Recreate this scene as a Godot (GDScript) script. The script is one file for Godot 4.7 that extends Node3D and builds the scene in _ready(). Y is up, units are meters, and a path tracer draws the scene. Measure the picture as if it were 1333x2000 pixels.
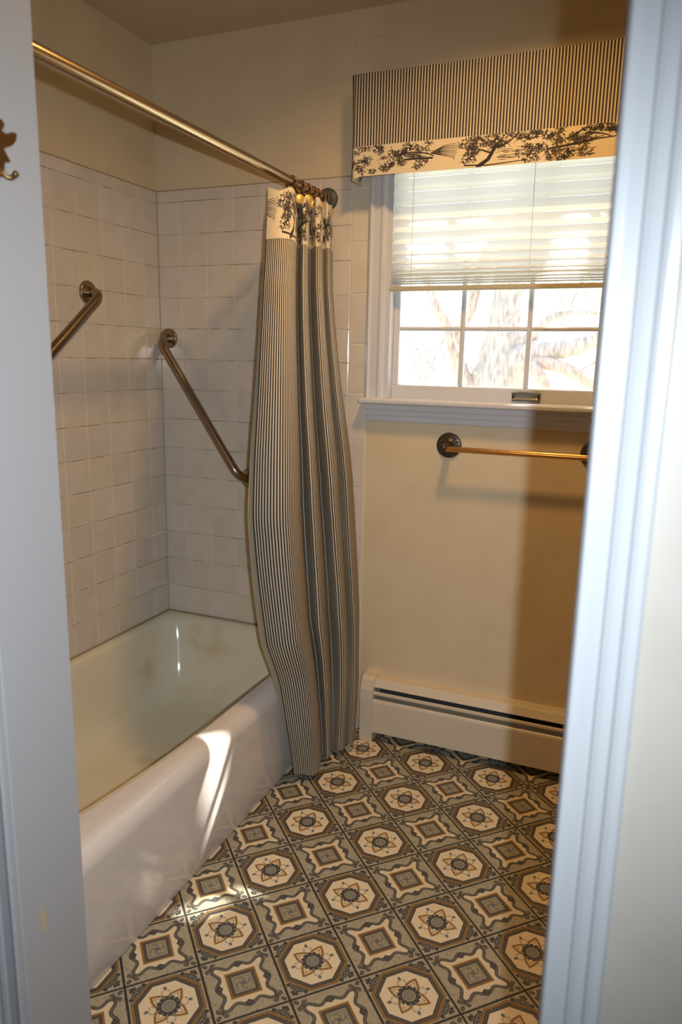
extends Node3D

# ------------------------------------------------------------------ mesh builder
class MB:
	var v := PackedVector3Array()
	var n := PackedVector3Array()
	var t := PackedVector2Array()
	var i := PackedInt32Array()

	func tri(a: Vector3, b: Vector3, c: Vector3, ua := Vector2.ZERO, ub := Vector2.ZERO, uc := Vector2.ZERO) -> void:
		var nn := (c - a).cross(b - a).normalized()
		var k := v.size()
		v.append(a); v.append(b); v.append(c)
		n.append(nn); n.append(nn); n.append(nn)
		t.append(ua); t.append(ub); t.append(uc)
		i.append(k); i.append(k + 1); i.append(k + 2)

	func quad(a: Vector3, b: Vector3, c: Vector3, d: Vector3, centre: Vector3) -> void:
		var nn := (c - a).cross(b - a) + (d - a).cross(c - a)
		if nn.dot((a + b + c + d) / 4.0 - centre) < 0.0:
			tri(a, c, b); tri(a, d, c)
		else:
			tri(a, b, c); tri(a, c, d)

	func box(lo: Vector3, hi: Vector3, ch := 0.0) -> void:
		var m := (lo + hi) / 2.0
		var h := (hi - lo) / 2.0
		ch = minf(ch, minf(h.x, minf(h.y, h.z)) * 0.95)
		for ax in 3:
			var bx: int = (ax + 1) % 3
			var cx: int = (ax + 2) % 3
			for s in [-1.0, 1.0]:
				var q := []
				for e in [[-1.0, -1.0], [1.0, -1.0], [1.0, 1.0], [-1.0, 1.0]]:
					var p := Vector3.ZERO
					p[ax] = s * h[ax]
					p[bx] = e[0] * (h[bx] - ch)
					p[cx] = e[1] * (h[cx] - ch)
					q.append(m + p)
				quad(q[0], q[1], q[2], q[3], m)
			if ch > 0.0:
				for s in [-1.0, 1.0]:
					for r in [-1.0, 1.0]:
						var q := []
						for e in [-1.0, 1.0]:
							var p := Vector3.ZERO
							p[ax] = e * (h[ax] - ch)
							p[bx] = s * h[bx]
							p[cx] = r * (h[cx] - ch)
							q.append(m + p)
						for e in [1.0, -1.0]:
							var p := Vector3.ZERO
							p[ax] = e * (h[ax] - ch)
							p[bx] = s * (h[bx] - ch)
							p[cx] = r * h[cx]
							q.append(m + p)
						quad(q[0], q[1], q[2], q[3], m)
		if ch > 0.0:
			for sx in [-1.0, 1.0]:
				for sy in [-1.0, 1.0]:
					for sz in [-1.0, 1.0]:
						var a := m + Vector3(sx * h.x, sy * (h.y - ch), sz * (h.z - ch))
						var b := m + Vector3(sx * (h.x - ch), sy * h.y, sz * (h.z - ch))
						var c := m + Vector3(sx * (h.x - ch), sy * (h.y - ch), sz * h.z)
						if (c - a).cross(b - a).dot(a - m) < 0.0:
							tri(a, c, b)
						else:
							tri(a, b, c)

	# smooth sheet from rows of points; uv rows optional
	func grid(p: Array, uv := [], wrap := false) -> void:
		var rows := p.size()
		var cols: int = p[0].size()
		var base := v.size()
		var nn := PackedVector3Array()
		nn.resize(rows * cols)
		var f := PackedInt32Array()
		for r in rows - 1:
			for c in (cols if wrap else cols - 1):
				var c2: int = (c + 1) % cols
				f.append_array(PackedInt32Array([r * cols + c, r * cols + c2, (r + 1) * cols + c2, r * cols + c, (r + 1) * cols + c2, (r + 1) * cols + c]))
		for r in rows:
			for c in cols:
				v.append(p[r][c])
				t.append(uv[r][c] if uv.size() else Vector2.ZERO)
		for k in range(0, f.size(), 3):
			var a := v[base + f[k]]
			var b := v[base + f[k + 1]]
			var c := v[base + f[k + 2]]
			var w := (c - a).cross(b - a)
			for q in 3:
				nn[f[k + q]] += w
			i.append(base + f[k]); i.append(base + f[k + 1]); i.append(base + f[k + 2])
		for k in nn.size():
			n.append(nn[k].normalized() if nn[k].length_squared() > 1e-20 else Vector3.UP)

	func tube(path: Array, radii, seg := 14, caps := true) -> void:
		var rows := []
		var side := Vector3.ZERO
		for k in path.size():
			var d: Vector3
			if k == 0: d = path[1] - path[0]
			elif k == path.size() - 1: d = path[k] - path[k - 1]
			else: d = (path[k] - path[k - 1]).normalized() + (path[k + 1] - path[k]).normalized()
			d = d.normalized()
			if side == Vector3.ZERO:
				side = d.cross(Vector3.UP if absf(d.y) < 0.9 else Vector3.RIGHT).normalized()
			side = (side - d * side.dot(d)).normalized()
			var up := d.cross(side)
			var r: float = radii[k] if radii is Array else radii
			var ring := []
			for s in seg:
				var a := TAU * s / seg
				ring.append(path[k] + (side * cos(a) - up * sin(a)) * r)
			rows.append(ring)
		grid(rows, [], true)
		if caps:
			for e in [0, path.size() - 1]:
				var ring: Array = rows[e]
				var inward: Vector3 = path[1] if e == 0 else path[path.size() - 2]
				for s in seg:
					var a: Vector3 = ring[s]
					var b: Vector3 = ring[(s + 1) % seg]
					if (b - path[e]).cross(a - path[e]).dot(path[e] - inward) < 0.0:
						tri(path[e], b, a)
					else:
						tri(path[e], a, b)

	# profile: Vector2(radius, height along axis) from centre outwards
	func lathe(at: Vector3, axis: Vector3, profile: Array, seg := 32) -> void:
		axis = axis.normalized()
		var side := axis.cross(Vector3.UP if absf(axis.y) < 0.9 else Vector3.RIGHT).normalized()
		var up := axis.cross(side)
		var rows := []
		for q in profile:
			var ring := []
			for s in seg:
				var a := TAU * s / seg
				ring.append(at + axis * q.y + (side * cos(a) + up * sin(a)) * q.x)
			rows.append(ring)
		grid(rows, [], true)

	# polygon in a plane (o, x axis, y axis) pushed along its normal by depth
	func prism(poly: PackedVector2Array, o: Vector3, ex: Vector3, ey: Vector3, depth: Vector3) -> void:
		var tr := Geometry2D.triangulate_polygon(poly)
		var c := Vector2.ZERO
		for q in poly: c += q
		c /= poly.size()
		var cen := o + ex * c.x + ey * c.y + depth * 0.5
		for k in range(0, tr.size(), 3):
			var a := o + ex * poly[tr[k]].x + ey * poly[tr[k]].y
			var b := o + ex * poly[tr[k + 1]].x + ey * poly[tr[k + 1]].y
			var d := o + ex * poly[tr[k + 2]].x + ey * poly[tr[k + 2]].y
			if (d - a).cross(b - a).dot(depth) > 0.0:
				var h := b; b = d; d = h
			tri(a, b, d)
			tri(a + depth, d + depth, b + depth)
		for k in poly.size():
			var q := poly[k]
			var r := poly[(k + 1) % poly.size()]
			var a := o + ex * q.x + ey * q.y
			var b := o + ex * r.x + ey * r.y
			quad(a, b, b + depth, a + depth, cen)

	func done() -> ArrayMesh:
		var arr := []
		arr.resize(Mesh.ARRAY_MAX)
		arr[Mesh.ARRAY_VERTEX] = v
		arr[Mesh.ARRAY_NORMAL] = n
		arr[Mesh.ARRAY_TEX_UV] = t
		arr[Mesh.ARRAY_INDEX] = i
		var m := ArrayMesh.new()
		m.add_surface_from_arrays(Mesh.PRIMITIVE_TRIANGLES, arr)
		return m

# ------------------------------------------------------------------ drawing on images
class Pen:
	var im: Image
	var w: int
	var h: int
	var sx: float
	var sy: float
	var wrap := false
	func _init(width: int, height: int, ux: float, uy: float, ground: Color) -> void:
		w = width; h = height
		sx = width / ux; sy = height / uy
		im = Image.create(w, h, false, Image.FORMAT_RGB8)
		im.fill(ground)
	func dot(p: Vector2, r: float, c: Color) -> void:
		blob(p, r, r, 0.0, c)
	func blob(p: Vector2, ra: float, rb: float, ang: float, c: Color) -> void:
		var rm := maxf(ra, rb)
		var ca := cos(ang)
		var sa := sin(ang)
		var x0 := int(floor((p.x - rm) * sx))
		var x1 := int(ceil((p.x + rm) * sx))
		var y0 := int(floor((p.y - rm) * sy))
		var y1 := int(ceil((p.y + rm) * sy))
		for y in range(maxi(y0, 0), mini(y1, h - 1) + 1):
			for x in range(x0, x1 + 1):
				var xx := posmod(x, w) if wrap else x
				if xx < 0 or xx >= w: continue
				var dx := (x + 0.5) / sx - p.x
				var dy := (y + 0.5) / sy - p.y
				var a := (dx * ca + dy * sa) / ra
				var b := (-dx * sa + dy * ca) / rb
				if a * a + b * b <= 1.0:
					im.set_pixel(xx, y, c)
	func line(pts: Array, r0: float, r1: float, c: Color) -> void:
		var total := 0.0
		for k in pts.size() - 1: total += pts[k].distance_to(pts[k + 1])
		var run := 0.0
		for k in pts.size() - 1:
			var d: float = pts[k].distance_to(pts[k + 1])
			var steps := maxi(1, int(ceil(d / maxf(minf(r0, r1) * 0.6, 0.5 / sx))))
			for s in steps:
				var f := float(s) / steps
				var g := (run + d * f) / maxf(total, 1e-6)
				dot(pts[k].lerp(pts[k + 1], f), lerpf(r0, r1, g), c)
			run += d
	func poly(pts: PackedVector2Array, c: Color) -> void:
		var lo := pts[0]
		var hi := pts[0]
		for q in pts:
			lo = lo.min(q); hi = hi.max(q)
		for y in range(maxi(0, int(lo.y * sy)), mini(h - 1, int(hi.y * sy)) + 1):
			for x in range(maxi(0, int(lo.x * sx)), mini(w - 1, int(hi.x * sx)) + 1):
				if Geometry2D.is_point_in_polygon(Vector2((x + 0.5) / sx, (y + 0.5) / sy), pts):
					im.set_pixel(x, y, c)
	func tex() -> ImageTexture:
		return ImageTexture.create_from_image(im)

# ------------------------------------------------------------------ helpers
var taken := {}
var M := {}

func lin(r: float, g: float, b: float) -> Color:
	return Color(r, g, b).linear_to_srgb()

func mat(key: String, c: Color, rough := 0.6, metal := 0.0) -> StandardMaterial3D:
	var m := StandardMaterial3D.new()
	m.resource_name = key
	m.albedo_color = c
	m.roughness = rough
	m.metallic = metal
	M[key] = m
	return m

func noise_tex(freq: float, seed_: int, size: int, ramp: Gradient = null, octaves := 4) -> NoiseTexture2D:
	var f := FastNoiseLite.new()
	f.seed = seed_
	f.frequency = freq
	f.fractal_octaves = octaves
	var t := NoiseTexture2D.new()
	t.width = size
	t.height = size
	t.seamless = true
	t.noise = f
	if ramp: t.color_ramp = ramp
	return t

func ramp(stops: Array) -> Gradient:
	var g := Gradient.new()
	var o := PackedFloat32Array()
	var c := PackedColorArray()
	for s in stops:
		o.append(s[0]); c.append(s[1])
	g.offsets = o
	g.colors = c
	return g

func numbered(called: String) -> String:
	if not taken.has(called):
		taken[called] = 0
		return called
	taken[called] += 1
	return "%s_%03d" % [called, taken[called]]

func part(called: String, m: Variant, material: Material, parent: Node3D) -> MeshInstance3D:
	var o := MeshInstance3D.new()
	o.name = called
	o.mesh = m.done() if m is MB else m
	o.material_override = material
	parent.add_child(o, true)
	return o

func thing(called: String, label: String, category: String, at := Vector3.ZERO, group := "") -> Node3D:
	var o := Node3D.new()
	o.name = numbered(called)
	add_child(o)
	o.position = at
	o.set_meta("label", label)
	o.set_meta("category", category)
	if group: o.set_meta("group", group)
	return o

func struct(called: String, m: Variant = null, material: Material = null) -> Node3D:
	var o: Node3D
	if m:
		o = MeshInstance3D.new()
		o.mesh = m.done() if m is MB else m
		o.material_override = material
	else:
		o = Node3D.new()
	o.name = called
	add_child(o)
	o.set_meta("kind", "structure")
	return o

func smooth_path(pts: Array, per := 8) -> Array:
	var out := []
	for k in pts.size() - 1:
		var a: Vector3 = pts[maxi(k - 1, 0)]
		var b: Vector3 = pts[k]
		var c: Vector3 = pts[k + 1]
		var d: Vector3 = pts[mini(k + 2, pts.size() - 1)]
		for s in per:
			out.append(b.cubic_interpolate(c, a, d, float(s) / per))
	out.append(pts[pts.size() - 1])
	return out

func table(rows: Array, y: float) -> Array:
	# rows: [y, a, b ...] with y falling; linear with a smooth step between
	if y >= rows[0][0]: return rows[0].slice(1)
	for k in rows.size() - 1:
		if y >= rows[k + 1][0]:
			var f: float = (rows[k][0] - y) / (rows[k][0] - rows[k + 1][0])
			var out := []
			for q in range(1, rows[k].size()):
				var p0: float = rows[maxi(k - 1, 0)][q]
				var p3: float = rows[mini(k + 2, rows.size() - 1)][q]
				out.append(cubic_interpolate(rows[k][q], rows[k + 1][q], p0, p3, f))
			return out
	return rows[rows.size() - 1].slice(1)

# ------------------------------------------------------------------ the room's measures
const RIM := 0.336
const TILE := 0.1095
const TILE_TOP := 1.908
const CEIL := 2.384
const DEPTH := 1.52
const RIGHT := 2.35
const HALL_WALL := 1.645
const JAMB_L := 0.928
const JAMB_R := 1.6535
const TUB := 0.730
const WIN_L := 0.885
const WIN_R := 1.787
const WIN_B := 1.192
const WIN_T := 1.992
const SUN_FROM := Vector3(0.63, 1.12, -0.78)

func _ready() -> void:
	set_camera()
	set_light()
	make_materials()
	build_shell()
	build_floor()
	build_wall_tiles()
	build_window()
	build_doorway()
	build_tub()
	build_rod_and_curtain()
	build_grab_bars()
	build_towel_bar()
	build_heater()
	build_valance()
	build_blind()
	build_hook()
	build_outside()

func set_camera() -> void:
	var cam := Camera3D.new()
	cam.name = "camera"
	add_child(cam)
	cam.transform = Transform3D(Basis(Vector3.UP, 0.3911) * Basis(Vector3.RIGHT, -0.2062) * Basis(Vector3.BACK, 0.0198), Vector3(1.6975, 1.3345, 2.322))
	var a := CameraAttributesPhysical.new()
	a.frustum_focal_length = 17.126
	a.frustum_focus_distance = 2.3
	a.exposure_aperture = 3.0
	a.frustum_near = 0.02
	a.frustum_far = 200.0
	cam.attributes = a
	cam.fov = 70.03
	cam.near = 0.02
	cam.far = 200.0
	cam.current = true

func set_light() -> void:
	var sky := ProceduralSkyMaterial.new()
	sky.sky_top_color = lin(0.62, 0.78, 1.0)
	sky.sky_horizon_color = lin(0.95, 0.98, 1.0)
	sky.sky_curve = 0.2
	sky.ground_horizon_color = lin(0.8, 0.8, 0.8)
	sky.ground_bottom_color = lin(0.5, 0.48, 0.44)
	sky.sun_angle_max = 1.0
	var env := Environment.new()
	env.background_mode = Environment.BG_SKY
	env.sky = Sky.new()
	env.sky.sky_material = sky
	env.background_energy_multiplier = 3.0
	env.tonemap_mode = Environment.TONE_MAPPER_LINEAR
	env.tonemap_exposure = 1.0
	env.sdfgi_enabled = true
	env.ssao_enabled = true
	env.ssil_enabled = true
	var we := WorldEnvironment.new()
	we.name = "world"
	we.environment = env
	add_child(we)

	var sun := DirectionalLight3D.new()
	sun.name = "sun"
	add_child(sun)
	sun.look_at_from_position(SUN_FROM * 10.0, Vector3.ZERO, Vector3.UP)
	sun.light_color = lin(1.0, 0.95, 0.86)
	sun.light_energy = 6.0
	sun.light_angular_distance = 0.53
	sun.shadow_enabled = true

	# the photographer's flash, held a hand's breadth to the right of the camera and a little behind it
	var flash := SpotLight3D.new()
	flash.name = "photo_flash"
	add_child(flash)
	flash.transform = Transform3D(Basis(Vector3.UP, 0.57) * Basis(Vector3.RIGHT, -0.26), Vector3(1.787, 1.375, 2.405))
	flash.spot_angle = 50.0
	flash.spot_angle_attenuation = 1.0
	flash.spot_range = 8.0
	flash.spot_attenuation = 2.0
	flash.light_color = lin(0.80, 0.90, 1.0)
	flash.light_energy = 2.1
	flash.light_size = 0.008
	flash.shadow_enabled = true

func make_materials() -> void:
	var fine := noise_tex(0.09, 3, 512)
	var blotch := ramp([[0.0, Color(0.965, 0.955, 0.94)], [0.45, Color(0.985, 0.98, 0.975)], [1.0, Color(1, 1, 1)]])
	var soft := noise_tex(0.012, 9, 512, blotch)
	# painted plaster
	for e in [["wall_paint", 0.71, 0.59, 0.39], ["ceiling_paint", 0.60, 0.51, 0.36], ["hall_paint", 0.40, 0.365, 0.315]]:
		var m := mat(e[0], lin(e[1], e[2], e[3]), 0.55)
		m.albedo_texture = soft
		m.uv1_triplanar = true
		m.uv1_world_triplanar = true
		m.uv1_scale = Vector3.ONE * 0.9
	var tr := mat("dimmed_trim_paint", lin(0.395, 0.40, 0.41), 0.28)  # white door trim, darkened in colour to offset the close flash
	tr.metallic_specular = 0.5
	mat("window_paint", lin(0.61, 0.61, 0.62), 0.3)  # white window trim, kept lighter because less flash reaches it
	mat("chipped_paint", lin(0.52, 0.40, 0.24), 0.8)
	# wall tile: four tones of the same glaze
	for k in 4:
		var q: float = [1.0, 0.965, 0.98, 0.945][k]
		var m := mat("tile_%d" % k, lin(0.70 * q, 0.635 * q, 0.545 * q * [1.0, 0.98, 0.95, 1.0][k]), 0.12)
		m.albedo_texture = soft
		m.uv1_triplanar = true
		m.uv1_world_triplanar = true
		m.uv1_scale = Vector3.ONE * 1.7
	mat("grout_light", lin(0.76, 0.72, 0.64), 0.8)
	var gd := mat("grout_dark", lin(0.58, 0.53, 0.46), 0.8)
	gd.albedo_texture = noise_tex(0.03, 21, 256, ramp([[0.0, Color(0.62, 0.54, 0.45)], [0.42, Color(0.8, 0.74, 0.67)], [0.55, Color(1, 0.98, 0.95)], [1.0, Color(1, 1, 1)]]))
	gd.uv1_triplanar = true
	gd.uv1_world_triplanar = true
	gd.uv1_scale = Vector3.ONE * 1.3
	mat("caulk", lin(0.30, 0.24, 0.13), 0.7)
	# tub
	var en := mat("enamel", lin(0.74, 0.71, 0.68), 0.14)
	en.albedo_texture = soft
	en.uv1_triplanar = true
	en.uv1_world_triplanar = true
	var ba := mat("basin_enamel", lin(0.74, 0.69, 0.53), 0.11)
	ba.albedo_texture = noise_tex(0.008, 33, 512, ramp([[0.0, Color(0.94, 0.88, 0.80)], [0.16, Color(0.985, 0.97, 0.945)], [0.27, Color(1, 1, 1)], [1.0, Color(1, 1, 1)]]))
	ba.uv1_triplanar = true
	ba.uv1_world_triplanar = true
	ba.uv1_scale = Vector3.ONE * 0.8
	# metals
	var brushed := noise_tex(0.2, 5, 256)
	var rod := mat("rod_metal", lin(0.52, 0.40, 0.26), 0.33, 1.0)
	rod.roughness_texture = brushed
	rod.roughness = 0.5
	mat("steel", lin(0.33, 0.26, 0.18), 0.3, 1.0)
	var dk := mat("dark_bronze", lin(0.075, 0.06, 0.042), 0.35, 0.55)
	mat("verdigris", lin(0.10, 0.11, 0.10), 0.5, 0.4)
	mat("copper", lin(0.80, 0.43, 0.16), 0.22, 1.0)
	mat("ring_metal", lin(0.22, 0.12, 0.06), 0.35, 0.7)
	mat("gold", lin(0.70, 0.47, 0.12), 0.38, 0.5)
	mat("brass", lin(0.20, 0.12, 0.045), 0.36, 0.9)
	mat("pewter", lin(0.17, 0.165, 0.14), 0.42, 0.7)
	# heater
	mat("heater_enamel", lin(0.68, 0.59, 0.45), 0.4)
	mat("heater_damper", lin(0.20, 0.20, 0.16), 0.4, 0.3)
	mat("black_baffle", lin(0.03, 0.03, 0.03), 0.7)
	mat("fin_metal", lin(0.3, 0.3, 0.3), 0.4, 0.9)
	# cloth
	var st := Pen.new(64, 8, 1.0, 1.0, Color(0.85, 0.80, 0.70))
	for y in 8:
		for x in 64:
			var u := x / 64.0
			if u < 0.53: st.im.set_pixel(x, y, Color(0.215, 0.185, 0.17))
			elif u > 0.71 and u < 0.76: st.im.set_pixel(x, y, Color(0.55, 0.50, 0.43))
	var weave := noise_tex(0.25, 8, 256)
	var sm := mat("ticking", Color.WHITE, 0.9)
	sm.albedo_texture = st.tex()
	sm.uv1_scale = Vector3(1.0 / 0.0088, 1.0, 1.0)
	sm.backlight_enabled = true
	sm.backlight = Color(0.25, 0.25, 0.25)
	var to := mat("toile", Color.WHITE, 0.9)
	to.albedo_texture = toile()
	var ln := mat("liner", lin(0.62, 0.53, 0.36), 0.35)
	ln.backlight_enabled = true
	ln.backlight = Color(0.55, 0.5, 0.4)
	var bl := mat("blind_cloth", lin(0.68, 0.675, 0.64), 0.85)
	bl.backlight_enabled = true
	bl.backlight = Color(0.92, 0.905, 0.875)
	mat("blind_rail", lin(0.50, 0.45, 0.32), 0.5)
	mat("cord", lin(0.7, 0.68, 0.62), 0.7)
	# glass
	var gl := mat("glass", Color(0.97, 0.98, 1.0, 0.03), 0.02)
	gl.transparency = BaseMaterial3D.TRANSPARENCY_ALPHA
	# lamp
	var lamp := mat("lamp_lens", lin(0.9, 0.85, 0.75), 0.4)
	lamp.emission_enabled = true
	lamp.emission = lin(1.0, 0.62, 0.28)
	lamp.emission_energy_multiplier = 3.0
	# floor print
	var grain := noise_tex(0.16, 14, 512, null, 3)
	for e in [["octagon_print", octagon_print()], ["square_print", square_print()]]:
		var m := mat(e[0], Color.WHITE, 0.26)
		m.albedo_texture = e[1]
		m.heightmap_enabled = true
		m.heightmap_texture = grain
		m.heightmap_scale = 0.09
		m.texture_repeat = true
	mat("joint", lin(0.035, 0.026, 0.018), 0.6)
	mat("hall_floor", lin(0.22, 0.16, 0.10), 0.5)
	# outside
	var bk := mat("bark", lin(0.74, 0.71, 0.69), 0.95)
	bk.albedo_texture = noise_tex(0.02, 40, 512, ramp([[0.0, Color(0.62, 0.58, 0.55)], [0.5, Color(0.85, 0.82, 0.80)], [1.0, Color(1, 0.97, 0.94)]]))
	bk.uv1_triplanar = true
	bk.uv1_scale = Vector3(2.2, 0.5, 2.2)
	var rb := mat("red_bark", lin(0.76, 0.66, 0.60), 0.95)
	rb.albedo_texture = bk.albedo_texture
	rb.uv1_triplanar = true
	rb.uv1_scale = Vector3(2.2, 0.8, 2.2)
	mat("grass", lin(0.55, 0.55, 0.42), 1.0)
	mat("siding", lin(0.7, 0.68, 0.62), 0.7)

# ------------------------------------------------------------------ prints
func corner_scroll(p: Pen, flip: Vector2, dark: Color, mid: Color) -> void:
	var f := func(x: float, y: float) -> Vector2: return Vector2(0.5 + flip.x * x * 0.5, 0.5 + flip.y * y * 0.5)
	for w in [[0.030, dark], [0.010, mid]]:
		p.line([f.call(0.50, 0.86), f.call(0.56, 0.80), f.call(0.64, 0.80), f.call(0.70, 0.74), f.call(0.80, 0.64), f.call(0.80, 0.56), f.call(0.86, 0.50)], w[0], w[0], w[1])
		p.line([f.call(0.68, 0.68), f.call(0.78, 0.78), f.call(0.83, 0.83)], w[0] * 1.2, w[0] * 0.9, w[1])
	p.dot(f.call(0.52, 0.89), 0.028, dark)
	p.dot(f.call(0.89, 0.52), 0.028, dark)
	p.dot(f.call(0.77, 0.86), 0.024, dark)
	p.dot(f.call(0.86, 0.77), 0.024, dark)
	p.dot(f.call(0.84, 0.84), 0.026, dark)

func octagon(r: float) -> PackedVector2Array:
	var o := PackedVector2Array()
	for k in 8:
		var a := TAU * (k + 0.5) / 8.0
		o.append(Vector2(0.5, 0.5) + Vector2(cos(a), sin(a)) * r * 0.5 / cos(PI / 8.0))
	return o

func octagon_print() -> ImageTexture:
	var ground := Color(0.69, 0.655, 0.565)
	var dark := Color(0.27, 0.265, 0.26)
	var mid := Color(0.47, 0.46, 0.43)
	var cream := Color(0.93, 0.87, 0.74)
	var gold := Color(0.58, 0.43, 0.23)
	var p := Pen.new(448, 448, 1.0, 1.0, ground)
	speckle(p, 71, Color(0.70, 0.66, 0.53), Color(0.50, 0.48, 0.41))
	for sx in [-1.0, 1.0]:
		for sy in [-1.0, 1.0]:
			corner_scroll(p, Vector2(sx, sy), dark, mid)
	p.poly(octagon(0.93), Color(0.50, 0.46, 0.36))
	p.poly(octagon(0.905), gold)
	p.poly(octagon(0.845), dark)
	p.poly(octagon(0.80), mid)
	p.poly(octagon(0.785), dark)
	p.poly(octagon(0.735), cream)
	var c := Vector2(0.5, 0.5)
	for k in 4:
		var a := TAU * (k + 0.5) / 4.0
		var d := Vector2(cos(a), sin(a))
		var s := Vector2(-d.y, d.x)
		var petal := [c + d * 0.13 + s * 0.09, c + d * 0.205 + s * 0.062, c + d * 0.285, c + d * 0.205 - s * 0.062, c + d * 0.13 - s * 0.09]
		p.line(petal, 0.017, 0.017, gold)
		p.line([c + d * 0.17 + s * 0.03, c + d * 0.225, c + d * 0.17 - s * 0.03], 0.007, 0.007, Color(0.70, 0.56, 0.36))
		var b := TAU * k / 4.0
		var e := Vector2(cos(b), sin(b))
		var g := Vector2(-e.y, e.x)
		var blue := Color(0.47, 0.49, 0.49)
		p.blob(c + e * 0.285, 0.034, 0.024, b, blue)
		p.dot(c + e * 0.285, 0.009, dark)
		for q in [-1.0, 1.0]:
			p.line([c + e * 0.16 + g * 0.03 * q, c + e * 0.21 + g * 0.06 * q, c + e * 0.25 + g * 0.045 * q, c + e * 0.235 + g * 0.02 * q], 0.006, 0.006, Color(0.60, 0.57, 0.49))
	for k in 12:
		var a := TAU * k / 12.0
		p.dot(c + Vector2(cos(a), sin(a)) * 0.125, 0.036, dark)
	for k in 12:
		var a := TAU * (k + 0.5) / 12.0
		p.dot(c + Vector2(cos(a), sin(a)) * 0.128, 0.012, mid)
	p.dot(c, 0.118, dark)
	p.dot(c, 0.090, Color(0.72, 0.69, 0.60))
	p.dot(c, 0.076, Color(0.45, 0.45, 0.42))
	p.dot(c, 0.06, Color(0.55, 0.54, 0.49))
	return p.tex()

func speckle(p: Pen, seed_: int, light: Color, dim: Color) -> void:
	var r := RandomNumberGenerator.new()
	r.seed = seed_
	for k in 420:
		var a := Vector2(r.randf(), r.randf())
		var t := r.randf() * TAU
		var pts := []
		for q in 5:
			pts.append(a)
			a += Vector2(cos(t), sin(t)) * 0.012
			t += 0.7
		p.line(pts, 0.004, 0.003, light if k % 2 else dim)

func square_print() -> ImageTexture:
	var ground := Color(0.69, 0.655, 0.565)
	var dark := Color(0.27, 0.265, 0.26)
	var mid := Color(0.47, 0.46, 0.43)
	var cream := Color(0.90, 0.84, 0.71)
	var gold := Color(0.58, 0.43, 0.23)
	var p := Pen.new(448, 448, 1.0, 1.0, ground)
	speckle(p, 93, Color(0.70, 0.66, 0.53), Color(0.50, 0.48, 0.41))
	# the scrolled frame: inside it the ground is cream
	var frame := PackedVector2Array()
	var sides := []
	for k in 4:
		var b := Transform2D(TAU * k / 4.0, Vector2(0.5, 0.5))
		var run := []
		for q in 25:
			var x := lerpf(-0.60, 0.60, q / 24.0)
			var y := -(0.655 + 0.075 * cos(x * TAU / 0.62))
			run.append(b * (Vector2(x, y) * 0.5))
		sides.append(run)
		for q in run: frame.append(q)
	p.poly(frame, cream)
	for w in [[0.024, dark], [0.007, mid]]:
		for k in 4:
			var b := Transform2D(TAU * k / 4.0, Vector2(0.5, 0.5))
			p.line(sides[k], w[0], w[0], w[1])
			# curls that leave the corners
			for s in [-1.0, 1.0]:
				p.line([b * (Vector2(0.58 * s, -0.73) * 0.5), b * (Vector2(0.66 * s, -0.72) * 0.5), b * (Vector2(0.72 * s, -0.78) * 0.5), b * (Vector2(0.68 * s, -0.86) * 0.5), b * (Vector2(0.61 * s, -0.84) * 0.5)], w[0], w[0] * 0.9, w[1])
	for k in 4:
		var b := Transform2D(TAU * k / 4.0, Vector2(0.5, 0.5))
		for q in [Vector2(0, -0.69), Vector2(-0.07, -0.65), Vector2(0.07, -0.65), Vector2(0, -0.61)]:
			p.dot(b * (q * 0.5), 0.027, dark)
		p.dot(b * (Vector2(0, -0.655) * 0.5), 0.012, mid)
		p.blob(b * (Vector2(0.87, -0.87) * 0.5), 0.042, 0.028, -PI / 4.0 + TAU * k / 4.0, dark)
		p.blob(b * (Vector2(0.87, -0.87) * 0.5), 0.018, 0.010, -PI / 4.0 + TAU * k / 4.0, mid)
	for e in [[0.43, gold], [0.365, dark], [0.33, mid], [0.318, dark], [0.275, Color(0.74, 0.70, 0.58)], [0.258, Color(0.58, 0.56, 0.48)]]:
		var h: float = e[0] * 0.5
		p.im.fill_rect(Rect2i(int((0.5 - h) * p.w), int((0.5 - h) * p.h), int(2.0 * h * p.w), int(2.0 * h * p.h)), e[1])
	# filigree in the middle
	var c := Vector2(0.5, 0.5)
	var fil := Color(0.73, 0.66, 0.52)
	for k in 8:
		var a := TAU * k / 8.0 + 0.2
		var pts := []
		for q in 12:
			var r := 0.03 + 0.08 * q / 11.0
			var b := a + 0.55 * sin(q * 0.55)
			pts.append(c + Vector2(cos(b), sin(b)) * r)
		p.line(pts, 0.008, 0.006, fil if k % 2 else mid)
	p.dot(c, 0.028, Color(0.40, 0.42, 0.42))
	for k in 4:
		var a := TAU * k / 4.0
		p.dot(c + Vector2(cos(a), sin(a)) * 0.03, 0.014, Color(0.40, 0.42, 0.42))
	return p.tex()

func leaf_spray(p: Pen, r: RandomNumberGenerator, at: Vector2, size: float, count: int, dark: Color, mid: Color) -> void:
	for k in int(count * 1.7):
		var a := r.randf() * TAU
		var d := size * 1.1 * sqrt(r.randf())
		var q := at + Vector2(cos(a), sin(a) * 0.75) * d
		var l := size * r.randf_range(0.14, 0.34)
		p.blob(q, l, l * r.randf_range(0.25, 0.45), a + r.randf_range(-0.7, 0.7), dark if r.randf() < 0.72 else mid)

func branch(p: Pen, r: RandomNumberGenerator, at: Vector2, dir: float, length: float, thick: float, c: Color, bend := 0.25) -> Vector2:
	var pts := [at]
	for k in 8:
		dir += r.randf_range(-bend, bend)
		at += Vector2(cos(dir), sin(dir)) * length / 8.0
		pts.append(at)
	p.line(pts, thick, thick * 0.35, c)
	return at

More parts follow.
